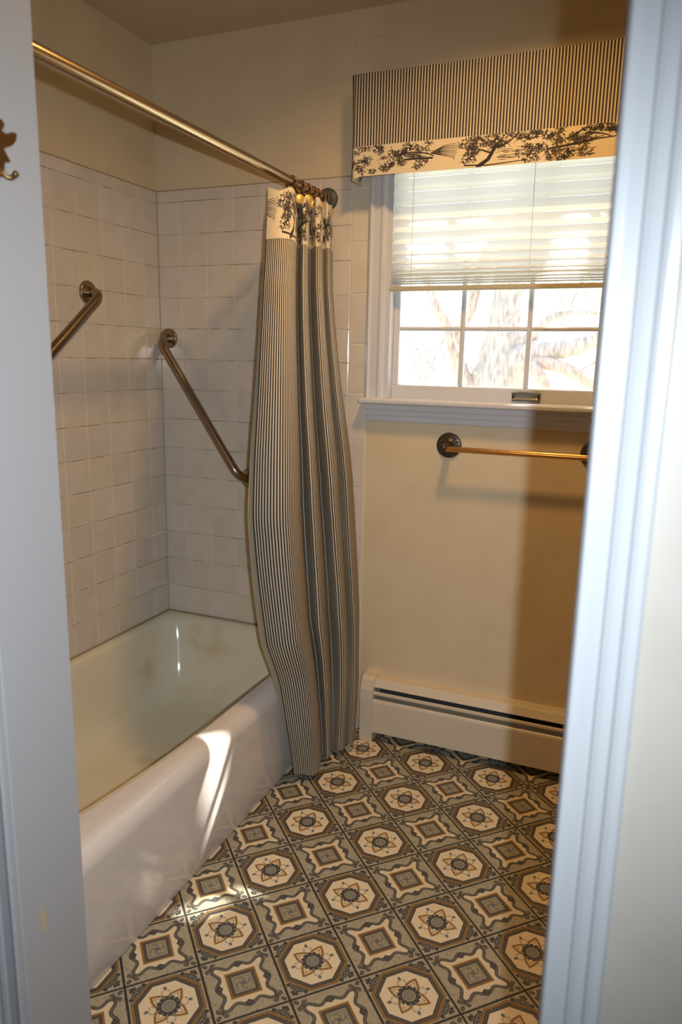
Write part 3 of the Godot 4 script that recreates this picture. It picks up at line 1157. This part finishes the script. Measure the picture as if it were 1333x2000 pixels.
# the cloth seen from above, from its free edge (0) to the wall (1): share of the width, depth behind the free edge
const FOLDS := [Vector2(0.0, 0.0), Vector2(0.09, 0.010), Vector2(0.20, 0.014), Vector2(0.31, 0.002), Vector2(0.385, -0.035), Vector2(0.408, -0.105), Vector2(0.435, -0.168), Vector2(0.468, -0.148), Vector2(0.505, -0.120), Vector2(0.555, -0.130), Vector2(0.588, -0.18), Vector2(0.620, -0.238), Vector2(0.662, -0.215), Vector2(0.710, -0.187), Vector2(0.775, -0.195), Vector2(0.812, -0.232), Vector2(0.835, -0.265), Vector2(0.870, -0.252), Vector2(0.910, -0.250), Vector2(0.958, -0.292), Vector2(1.0, -0.36)]

func fold(s: float) -> Vector2:
	var f := clampf(s, 0.0, 1.0) * (FOLDS.size() - 1)
	var k := mini(int(f), FOLDS.size() - 2)
	var p0: Vector2 = FOLDS[maxi(k - 1, 0)]
	var p3: Vector2 = FOLDS[mini(k + 2, FOLDS.size() - 1)]
	return FOLDS[k].cubic_interpolate(FOLDS[k + 1], p0, p3, f - k)

func curtain_point(s: float, y: float, push := 0.0) -> Vector3:
	var l := table(CUR_L, y)
	var r := table(CUR_R, y)
	var a := Vector2(l[0], l[1])
	var b := Vector2(r[0], r[1])
	var out := Vector2(0.434, 0.90)
	var across := Vector2(0.90, -0.434)
	var wide := (b - a).dot(across)
	var deep := -(b - a).dot(out) / 0.36
	var g := clampf((1.80 - y) / 1.2, 0.0, 1.0)
	var fo := fold(s)
	var q := a + across * wide * (fo.x + 0.012 * g * sin(y * 5.5 + s * 7.0) * sin(PI * s)) + out * (deep * fo.y + push)
	q += out * 0.004 * sin(y * 11.0 + s * 23.0) * g * sin(PI * s)
	return Vector3(q.x, y, q.y)

func build_rod_and_curtain() -> void:
	var rod := thing("curtain_rod", "brushed brass-toned shower curtain rod spanning above the tub", "curtain rod", Vector3(0.67, 1.842, 0.0))
	var b := MB.new()
	b.tube([Vector3(0, 0, 0.012), Vector3(0, 0, DEPTH - 0.012)], 0.0135, 24)
	part("pole", b, M.rod_metal, rod)
	for e in [[0.0, Vector3.BACK], [DEPTH, Vector3.FORWARD]]:
		b = MB.new()
		b.lathe(Vector3(0.003, 0, e[0]), e[1], [Vector2(0.035, 0.0), Vector2(0.035, 0.006), Vector2(0.032, 0.011), Vector2(0.027, 0.013), Vector2(0.024, 0.018), Vector2(0.019, 0.022), Vector2(0.018, 0.030), Vector2(0.0138, 0.031)], 36)
		part("flange", b, M.verdigris, rod)
	# curtain
	var c := thing("shower_curtain", "black and cream ticking shower curtain with toile top band, drawn to the wall", "curtain")
	var ss := []
	for k in 221: ss.append(k / 220.0)
	var arc := [0.0]
	for k in 220:
		arc.append(arc[k] + curtain_point(ss[k], 1.0).distance_to(curtain_point(ss[k + 1], 1.0)))
	var y_top := func(s: float) -> float:
		return 1.793 + 0.018 * s + 0.006 * cos(s * TAU * 6.0)
	var band := func(s: float) -> float:
		return 1.652 + 0.022 * s
	for piece in 2:
		var rows := []
		var uvs := []
		var count := 12 if piece == 0 else 64
		for j in count + 1:
			var row := []
			var uv := []
			for k in ss.size():
				var s: float = ss[k]
				var y0: float = y_top.call(s) if piece == 0 else band.call(s)
				var y1: float = band.call(s) if piece == 0 else 0.022 + 0.012 * s + 0.006 * sin(s * 31.0)
				var y := lerpf(y0, y1, float(j) / count)
				row.append(curtain_point(s, y, 0.0015 if piece == 0 else 0.0))
				uv.append(Vector2(arc[k] * 1.0 + 0.33, (1.815 - y) / 0.16) if piece == 0 else Vector2(arc[k] * 1.08, y))
			rows.append(row)
			uvs.append(uv)
		b = MB.new()
		b.grid(rows, uvs)
		part("toile_band" if piece == 0 else "striped_panel", b, M.toile if piece == 0 else M.ticking, c)
	# liner behind it
	var rows2 := []
	for j in 41:
		var row := []
		for k in 51:
			var s := k / 50.0
			var y := lerpf(1.79 + 0.015 * s, 0.04, j / 40.0)
			var l := table(CUR_L, y)
			var r := table(CUR_R, y)
			var a := Vector2(l[0] - 0.016, l[1] - 0.016 + 0.022 * smoothstep(1.5, 0.6, y) - 0.03 * smoothstep(0.42, 0.1, y))
			var e := Vector2(r[0] - 0.03, r[1] + 0.01)
			var q := a.lerp(e, s)
			q.x += (-0.014 + 0.004 * sin(s * 22.0)) * smoothstep(0.05, 0.3, s)
			q.x = maxf(q.x, 0.737) if y < 0.36 else maxf(q.x, lerpf(0.737, 0.66, clampf((y - 0.36) / 0.6, 0.0, 1.0)))
			row.append(Vector3(q.x, y, q.y))
		rows2.append(row)
	var li := thing("curtain_liner", "plain cream shower liner hanging behind the striped curtain", "curtain liner")
	b = MB.new()
	b.grid(rows2)
	part("sheet", b, M.liner, li)
	# rings along the rod
	var rings := [[0.262, "first curtain ring from the near end of the gathered curtain", 0.30], [0.205, "second curtain ring on the rod, over the curtain's second fold", -0.2], [0.158, "third curtain ring on the rod, over the middle of the curtain", 0.15], [0.118, "fourth curtain ring on the rod, pressed against the third", -0.1], [0.085, "fifth curtain ring on the rod, second from the wall flange", 0.2], [0.050, "curtain ring nearest the dark wall flange of the rod", 0.05]]
	for e in rings:
		var o := thing("curtain_ring", e[1], "curtain ring", Vector3(0.67, 1.842, e[0]), "curtain rings on the shower rod")
		b = MB.new()
		var path := []
		for k in 29:
			var a := TAU * k / 28.0
			path.append(Vector3(cos(a) * 0.0175, sin(a) * 0.0175 - 0.0035, e[2] * 0.01 * sin(a)))
		b.tube(path, 0.0036, 10, false)
		part("ring", b, M.ring_metal, o)
		b = MB.new()
		b.tube([Vector3(0.012, -0.014, 0), Vector3(0.023, -0.024, 0.002), Vector3(0.028, -0.042, 0.003)], 0.0018, 8)
		part("hook", b, M.ring_metal, o)
		b = MB.new()
		b.lathe(Vector3(0.030, -0.045 - 0.02 * e[2], 0.003), Vector3(0.75, 0.1, 0.65), [Vector2(0.0003, -0.003), Vector2(0.009, -0.003), Vector2(0.0145, -0.001), Vector2(0.0145, 0.001), Vector2(0.012, 0.003), Vector2(0.006, 0.0035), Vector2(0.0003, 0.0052)], 24)
		part("medallion", b, M.gold, o)

func grab_bar(label: String, a: Vector3, b: Vector3, out: Vector3) -> void:
	var t := thing("grab_bar", label, "grab bar", a, "stainless grab bars in the shower")
	var d := b - a
	var u := d.normalized()
	var r := 0.055
	var st := 0.068
	var path := [Vector3.ZERO + out * 0.004]
	for k in 9:
		var f := PI / 2.0 * k / 8.0
		path.append(out * (st - r + r * sin(f)) + u * r * (1.0 - cos(f)))
	for k in 9:
		var f := PI / 2.0 * (1.0 - k / 8.0)
		path.append(d + out * (st - r + r * sin(f)) - u * r * (1.0 - cos(f)))
	path.append(d + out * 0.004)
	var m := MB.new()
	m.tube(path, 0.0158, 24)
	part("bar", m, M.steel, t)
	for q in [Vector3.ZERO, d]:
		m = MB.new()
		m.lathe(q, out, [Vector2(0.0358, 0.0), Vector2(0.0358, 0.007), Vector2(0.0335, 0.0105), Vector2(0.019, 0.0115), Vector2(0.0155, 0.012)], 40)
		part("flange", m, M.steel, t)

func build_grab_bars() -> void:
	grab_bar("diagonal steel grab bar falling from the corner to the curtain", Vector3(0.0375, 1.397, 0.0), Vector3(0.376, 0.900, 0.0), Vector3.BACK)
	grab_bar("steel grab bar on the left tiled wall, partly hidden by the white door jamb", Vector3(0.0, 1.529, 0.384), Vector3(0.0, 1.160, 0.850), Vector3.RIGHT)

func build_towel_bar() -> void:
	var t := thing("towel_bar", "copper towel bar on two dark rosettes beneath the window", "towel bar", Vector3(1.114, 1.067, -0.006))
	var b := MB.new()
	var seg := 40
	var rows := []
	for x in [0.006, 0.444]:
		var ring := []
		for s in seg:
			var a := TAU * s / seg
			var r := 0.0082 + 0.0006 * cos(a * 10.0)
			ring.append(Vector3(x, -0.004 + r * sin(a), 0.071 + r * cos(a)))
		rows.append(ring)
	b.grid(rows, [], true)
	part("bar", b, M.copper, t)
	for x in [0.0, 0.450]:
		b = MB.new()
		b.lathe(Vector3(x, 0, 0), Vector3.BACK, [Vector2(0.041, 0.0), Vector2(0.041, 0.004), Vector2(0.038, 0.007), Vector2(0.034, 0.006), Vector2(0.030, 0.009), Vector2(0.022, 0.011), Vector2(0.017, 0.016), Vector2(0.012, 0.022), Vector2(0.0115, 0.055), Vector2(0.013, 0.060), Vector2(0.013, 0.076), Vector2(0.010, 0.081), Vector2(0.0003, 0.082)], 40)
		var ro := part("rosette", b, M.dark_bronze, t)
		b = MB.new()
		for k in 16:
			var a := TAU * k / 16.0
			b.lathe(Vector3(x + 0.031 * cos(a), 0.031 * sin(a), 0.006), Vector3.BACK, [Vector2(0.0042, 0.0), Vector2(0.0032, 0.003), Vector2(0.0003, 0.0042)], 10)
		part("beading", b, M.dark_bronze, ro)

func build_heater() -> void:
	var x1 := 2.28
	var t := thing("baseboard_heater", "long cream metal baseboard heater under the window, with end cap", "heater", Vector3(0.856, 0, -0.006))
	var wdt := x1 - 0.856
	# front cover: a pressed sheet
	var b := MB.new()
	var cover := PackedVector2Array([Vector2(0.064, 0.036), Vector2(0.070, 0.036), Vector2(0.071, 0.150), Vector2(0.069, 0.157), Vector2(0.063, 0.162), Vector2(0.060, 0.160), Vector2(0.065, 0.154), Vector2(0.066, 0.148)])
	b.prism(cover, Vector3(0.046, 0, 0), Vector3.BACK, Vector3.UP, Vector3(wdt - 0.046, 0, 0))
	part("front_cover", b, M.heater_enamel, t)
	# damper blade and its light edge
	b = MB.new()
	b.prism(PackedVector2Array([Vector2(0.052, 0.166), Vector2(0.066, 0.163), Vector2(0.0665, 0.177), Vector2(0.056, 0.181)]), Vector3(0.046, 0, 0), Vector3.BACK, Vector3.UP, Vector3(wdt - 0.046, 0, 0))
	part("damper", b, M.heater_damper, t)
	b = MB.new()
	b.prism(PackedVector2Array([Vector2(0.058, 0.180), Vector2(0.067, 0.178), Vector2(0.0675, 0.185), Vector2(0.060, 0.188)]), Vector3(0.046, 0, 0), Vector3.BACK, Vector3.UP, Vector3(wdt - 0.046, 0, 0))
	part("damper_edge", b, M.heater_enamel, t)
	# back plate and hood
	b = MB.new()
	b.prism(PackedVector2Array([Vector2(0.0, 0.02), Vector2(0.003, 0.02), Vector2(0.003, 0.222), Vector2(0.045, 0.222), Vector2(0.060, 0.203), Vector2(0.0625, 0.205), Vector2(0.047, 0.228), Vector2(0.043, 0.230), Vector2(0.0, 0.230)]), Vector3(0.046, 0, 0), Vector3.BACK, Vector3.UP, Vector3(wdt - 0.046, 0, 0))
	part("hood", b, M.heater_enamel, t)
	# finned pipe inside
	b = MB.new()
	b.tube([Vector3(0.02, 0.10, 0.032), Vector3(wdt, 0.10, 0.032)], 0.011, 12)
	var pipe := part("pipe", b, M.fin_metal, t)
	b = MB.new()
	var x := 0.06
	while x < wdt - 0.05:
		b.box(Vector3(x, 0.07, 0.008), Vector3(x + 0.0006, 0.135, 0.056))
		x += 0.012
	part("fins", b, M.fin_metal, pipe).set_meta("kind", "stuff")
	b = MB.new()
	b.box(Vector3(0.046, 0.045, 0.0032), Vector3(wdt, 0.218, 0.005))
	part("lining", b, M.fin_metal, t)
	# end cap at the curtain
	b = MB.new()
	b.prism(PackedVector2Array([Vector2(0.0, 0.002), Vector2(0.076, 0.002), Vector2(0.078, 0.150), Vector2(0.075, 0.194), Vector2(0.062, 0.229), Vector2(0.050, 0.239), Vector2(0.0, 0.239)]), Vector3(0, 0, 0), Vector3.BACK, Vector3.UP, Vector3(0.048, 0, 0))
	part("end_cap", b, M.heater_enamel, t)

func valance_sheet(y0: float, y1: float, count: int, z_off: float) -> Array:
	var rows := []
	for j in count + 1:
		var y := lerpf(y0, y1, float(j) / count)
		var row := []
		var drop := 2.167 - y
		# left return, front, right return; the front hangs a little loose at its left end
		var pts := []
		for k in 7: pts.append(Vector2(0.790 + 0.003 * sin(k * 0.9 + drop * 14.0), 0.0 + 0.088 * k / 6.0))
		for k in range(1, 121):
			var x := lerpf(0.790, 1.882, k / 120.0)
			var wob := 0.004 * sin((x - 0.79) * 34.0 + drop * 9.0) * exp(-(x - 0.79) * 7.0) + 0.0015 * sin(x * 9.0)
			pts.append(Vector2(x, 0.088 + wob + 0.006 * drop * 3.0))
		for k in range(1, 7): pts.append(Vector2(1.882, 0.088 - 0.088 * k / 6.0))
		for q in pts: row.append(Vector3(q.x, y - 0.010 * maxf(0.0, 1.0 - absf(q.x - 0.790) / 0.03) * drop / 0.28, q.y + z_off))
		rows.append(row)
	return rows

func build_valance() -> void:
	var t := thing("window_valance", "ticking-striped fabric valance with a toile bottom band over the window", "valance")
	for piece in 2:
		var y0 := 2.168 if piece == 0 else 1.966
		var y1 := 1.964 if piece == 0 else 1.881
		var rows := valance_sheet(y0, y1, 14 if piece == 0 else 8, 0.0 if piece == 0 else 0.0012)
		var uvs := []
		var arc := [0.0]
		for k in rows[0].size() - 1: arc.append(arc[k] + rows[0][k].distance_to(rows[0][k + 1]))
		for j in rows.size():
			var uv := []
			for k in arc.size():
				uv.append(Vector2(arc[k], rows[j][k].y) if piece == 0 else Vector2((arc[k] - 0.09) * 1.13, 0.16 + 0.80 * (y0 - rows[j][k].y) / (y0 - y1)))
			uvs.append(uv)
		var b := MB.new()
		b.grid(rows, uvs)
		part("striped_panel" if piece == 0 else "toile_band", b, M.ticking if piece == 0 else M.toile, t)
	# the board that carries it
	var b := MB.new()
	b.box(Vector3(0.797, 2.148, -0.006), Vector3(1.876, 2.166, 0.082))
	part("mounting_board", b, M.dimmed_trim_paint, t)

func build_blind() -> void:
	var t := thing("pleated_blind", "cream pleated window blind half lowered, bunched above its bottom rail", "blind")
	var ys := [1.972, 1.93, 1.889, 1.849, 1.808, 1.769, 1.731, 1.695, 1.665, 1.637, 1.617, 1.604, 1.593, 1.584, 1.577, 1.571]
	var x0 := 0.899
	var x1 := 1.773
	for k in ys.size() - 1:
		var a: float = ys[k]
		var c: float = ys[k + 1]
		var h := a - c
		# a sheet of constant length folded in two: the closer the folds, the deeper they stand
		var deep := sqrt(maxf(0.0225 * 0.0225 - h * h / 4.0, 0.00003)) * 0.9 + 0.004
		var zf := -0.004
		var prof := [Vector2(zf, a - 0.0006), Vector2(zf - deep * 0.5, a - h * 0.30), Vector2(zf - deep * 0.97, a - h * 0.54), Vector2(zf - deep, a - h * 0.57), Vector2(zf - deep * 0.95, a - h * 0.61), Vector2(zf - deep * 0.5, a - h * 0.80), Vector2(zf, c)]
		var rows := []
		for q in prof:
			var row := []
			for s in 9: row.append(Vector3(lerpf(x0, x1, s / 8.0), q.y, q.x))
			rows.append(row)
		var b := MB.new()
		b.grid(rows)
		part("pleat", b, M.blind_cloth, t)
	var b := MB.new()
	b.box(Vector3(x0 - 0.006, 1.552, -0.026), Vector3(x1 + 0.006, 1.5665, 0.0), 0.002)
	part("bottom_rail", b, M.blind_rail, t)
	b = MB.new()
	b.box(Vector3(x0, 1.955, -0.034), Vector3(x1, 1.978, 0.0), 0.002)
	part("head_rail", b, M.blind_rail, t)
	for x in [0.962, 1.330, 1.700]:
		b = MB.new()
		b.tube([Vector3(x, 1.96, -0.0015), Vector3(x + 0.002, 1.566, -0.0015)], 0.0008, 6)
		part("cord", b, M.cord, t)

func build_hook() -> void:
	var t := thing("coat_hook", "small ornate brass leaf-shaped hook screwed to the left door jamb", "hook", Vector3(JAMB_L, 1.58, 1.590))
	# back plate, leaf shaped: x towards the bathroom, y up
	var half := [Vector2(0.000, 0.034), Vector2(0.006, 0.034), Vector2(0.010, 0.029), Vector2(0.007, 0.024), Vector2(0.004, 0.021), Vector2(0.012, 0.019), Vector2(0.022, 0.024), Vector2(0.0285, 0.024), Vector2(0.027, 0.016), Vector2(0.020, 0.008), Vector2(0.010, 0.003), Vector2(0.006, 0.001), Vector2(0.011, -0.006), Vector2(0.016, -0.012), Vector2(0.011, -0.014), Vector2(0.006, -0.013), Vector2(0.005, -0.024), Vector2(0.004, -0.031), Vector2(0.0, -0.033)]
	var poly := PackedVector2Array()
	for q in half: poly.append(q)
	for k in range(half.size() - 2, 0, -1): poly.append(Vector2(-half[k].x, half[k].y))
	var b := MB.new()
	b.prism(poly, Vector3(0.0005, 0, 0), Vector3.FORWARD, Vector3.UP, Vector3(0.0045, 0, 0))
	part("back_plate", b, M.brass, t)
	for s in [-1.0, 1.0]:
		b = MB.new()
		b.tube(smooth_path([Vector3(0.004, -0.024, 0), Vector3(0.006, -0.031, -s * 0.005), Vector3(0.010, -0.032, -s * 0.010), Vector3(0.012, -0.028, -s * 0.014)]), 0.003, 10)
		b.lathe(Vector3(0.0125, -0.027, -s * 0.0145), Vector3(0.5, 0.7, -s * 0.5), [Vector2(0.0003, -0.004), Vector2(0.003, -0.003), Vector2(0.0042, 0.0), Vector2(0.003, 0.003), Vector2(0.0003, 0.004)], 12)
		part("prong", b, M.brass, t)

func build_outside() -> void:
	var b := MB.new()
	b.box(Vector3(-40, -0.9, -60), Vector3(40, -0.6, -0.4))
	struct("ground", b, M.grass)
	# the eaves above the window, which keep the sun off its upper half
	b = MB.new()
	b.box(Vector3(-2.0, 2.46, -0.50), Vector3(4.5, 2.64, -0.15))
	struct("roof_eaves", b, M.siding)
	# old tree in the garden
	var t := thing("old_tree", "large leaning old tree trunk with bare limbs seen through the window", "tree", Vector3(0.5, -0.6, -4.5))
	var o := Vector3(0.5, -0.6, -4.5)
	var add := func(called: String, pts: Array, radii: Array, m: Material) -> void:
		var mb := MB.new()
		var p := []
		for q in pts: p.append(q - o)
		var path := smooth_path(p, 6)
		var rr := []
		for k in path.size():
			var f := float(k) / (path.size() - 1) * (radii.size() - 1)
			var i0 := int(f)
			rr.append(lerpf(radii[i0], radii[mini(i0 + 1, radii.size() - 1)], f - i0) * (1.0 + 0.06 * sin(k * 1.9)))
		mb.tube(path, rr, 16)
		part(called, mb, m, t)
	var z := -4.5
	add.call("trunk", [Vector3(0.40, -0.6, z), Vector3(0.43, 0.6, z), Vector3(0.44, 1.1, z), Vector3(0.455, 1.45, z), Vector3(0.475, 1.8, z), Vector3(0.50, 2.3, z), Vector3(0.75, 3.2, z + 0.1), Vector3(1.1, 4.3, z + 0.4)], [0.42, 0.32, 0.29, 0.21, 0.16, 0.15, 0.16, 0.15], M.bark)
	add.call("limb", [Vector3(0.30, 0.9, z + 0.1), Vector3(0.10, 1.22, z + 0.1), Vector3(-0.03, 1.60, z + 0.1), Vector3(-0.16, 1.83, z + 0.1), Vector3(-0.35, 2.2, z)], [0.12, 0.075, 0.06, 0.055, 0.04], M.red_bark)
	add.call("limb", [Vector3(0.02, 1.5, z + 0.12), Vector3(0.09, 1.68, z + 0.12), Vector3(0.16, 1.85, z + 0.1), Vector3(0.22, 2.3, z)], [0.05, 0.055, 0.05, 0.04], M.red_bark)
	add.call("limb", [Vector3(0.60, 1.30, z + 0.1), Vector3(0.72, 1.40, z + 0.2), Vector3(0.93, 1.44, z + 0.3), Vector3(1.15, 1.49, z + 0.3), Vector3(1.45, 1.62, z + 0.3), Vector3(1.9, 1.9, z + 0.4)], [0.16, 0.12, 0.085, 0.065, 0.055, 0.04], M.bark)
	add.call("limb", [Vector3(0.70, 1.32, z + 0.25), Vector3(0.86, 1.335, z + 0.35), Vector3(1.02, 1.30, z + 0.4), Vector3(1.17, 1.23, z + 0.4), Vector3(1.36, 1.10, z + 0.4), Vector3(1.6, 0.8, z + 0.4)], [0.07, 0.055, 0.05, 0.05, 0.045, 0.03], M.red_bark)
	add.call("limb", [Vector3(0.76, 1.32, z + 0.4), Vector3(0.84, 1.24, z + 0.45), Vector3(0.90, 1.14, z + 0.45), Vector3(0.97, 1.0, z + 0.45)], [0.045, 0.045, 0.04, 0.03], M.red_bark)
	add.call("limb", [Vector3(0.62, 1.48, z + 0.1), Vector3(0.78, 1.62, z + 0.2), Vector3(0.88, 1.72, z + 0.2), Vector3(1.07, 1.76, z + 0.2), Vector3(1.3, 1.74, z + 0.2)], [0.07, 0.045, 0.035, 0.025, 0.015], M.bark)
	# twigs
	var r := RandomNumberGenerator.new()
	r.seed = 77
	for k in 26:
		var a := Vector3(r.randf_range(-0.6, 1.6), r.randf_range(1.0, 1.9), z + r.randf_range(-0.6, 0.3))
		var d := Vector3(r.randf_range(-0.5, 0.5), r.randf_range(0.1, 0.7), r.randf_range(-0.2, 0.2))
		add.call("twig", [a, a + d * 0.4 + Vector3(r.randf_range(-0.06, 0.06), 0, 0), a + d * 0.8, a + d * 1.1], [0.012, 0.010, 0.008, 0.004], M.bark)
	# unseen high limbs reaching towards the house, shaped to break up the sun
	var up := func(x: float, y: float, far: float) -> Vector3: return Vector3(x, y, -0.07) + SUN_FROM * far
	add.call("limb", [Vector3(0.75, 3.2, z + 0.1), up.call(1.30, 0.30, 2.9), up.call(1.545, 0.9, 2.6), up.call(1.545, 1.25, 2.5), up.call(1.55, 1.5, 2.5), up.call(1.62, 1.78, 2.5), up.call(1.75, 2.2, 2.5)], [0.12, 0.1, 0.075, 0.072, 0.068, 0.06, 0.05], M.bark)
	add.call("limb", [Vector3(0.75, 3.2, z + 0.1), up.call(1.14, 0.5, 2.7), up.call(1.13, 1.05, 2.5), up.call(1.10, 1.34, 2.5), up.call(0.80, 1.42, 2.4), up.call(0.3, 1.5, 2.4)], [0.14, 0.18, 0.20, 0.215, 0.17, 0.15], M.bark)
	add.call("limb", [Vector3(1.1, 4.3, z + 0.4), up.call(1.84, 0.6, 2.6), up.call(1.85, 1.0, 2.6), up.call(1.85, 1.4, 2.6), up.call(1.85, 1.8, 2.5), up.call(1.9, 2.3, 2.5)], [0.12, 0.13, 0.13, 0.13, 0.12, 0.10], M.bark)
	add.call("limb", [up.call(1.10, 1.34, 2.5), up.call(1.22, 1.56, 2.5), up.call(1.34, 1.74, 2.5), up.call(1.36, 1.95, 2.5), up.call(1.38, 2.2, 2.5)], [0.12, 0.115, 0.095, 0.10, 0.08], M.bark)
	add.call("limb", [up.call(0.95, 1.30, 2.5), up.call(0.90, 1.55, 2.5), up.call(0.88, 1.8, 2.5), up.call(0.8, 2.2, 2.5)], [0.10, 0.09, 0.09, 0.06], M.bark)
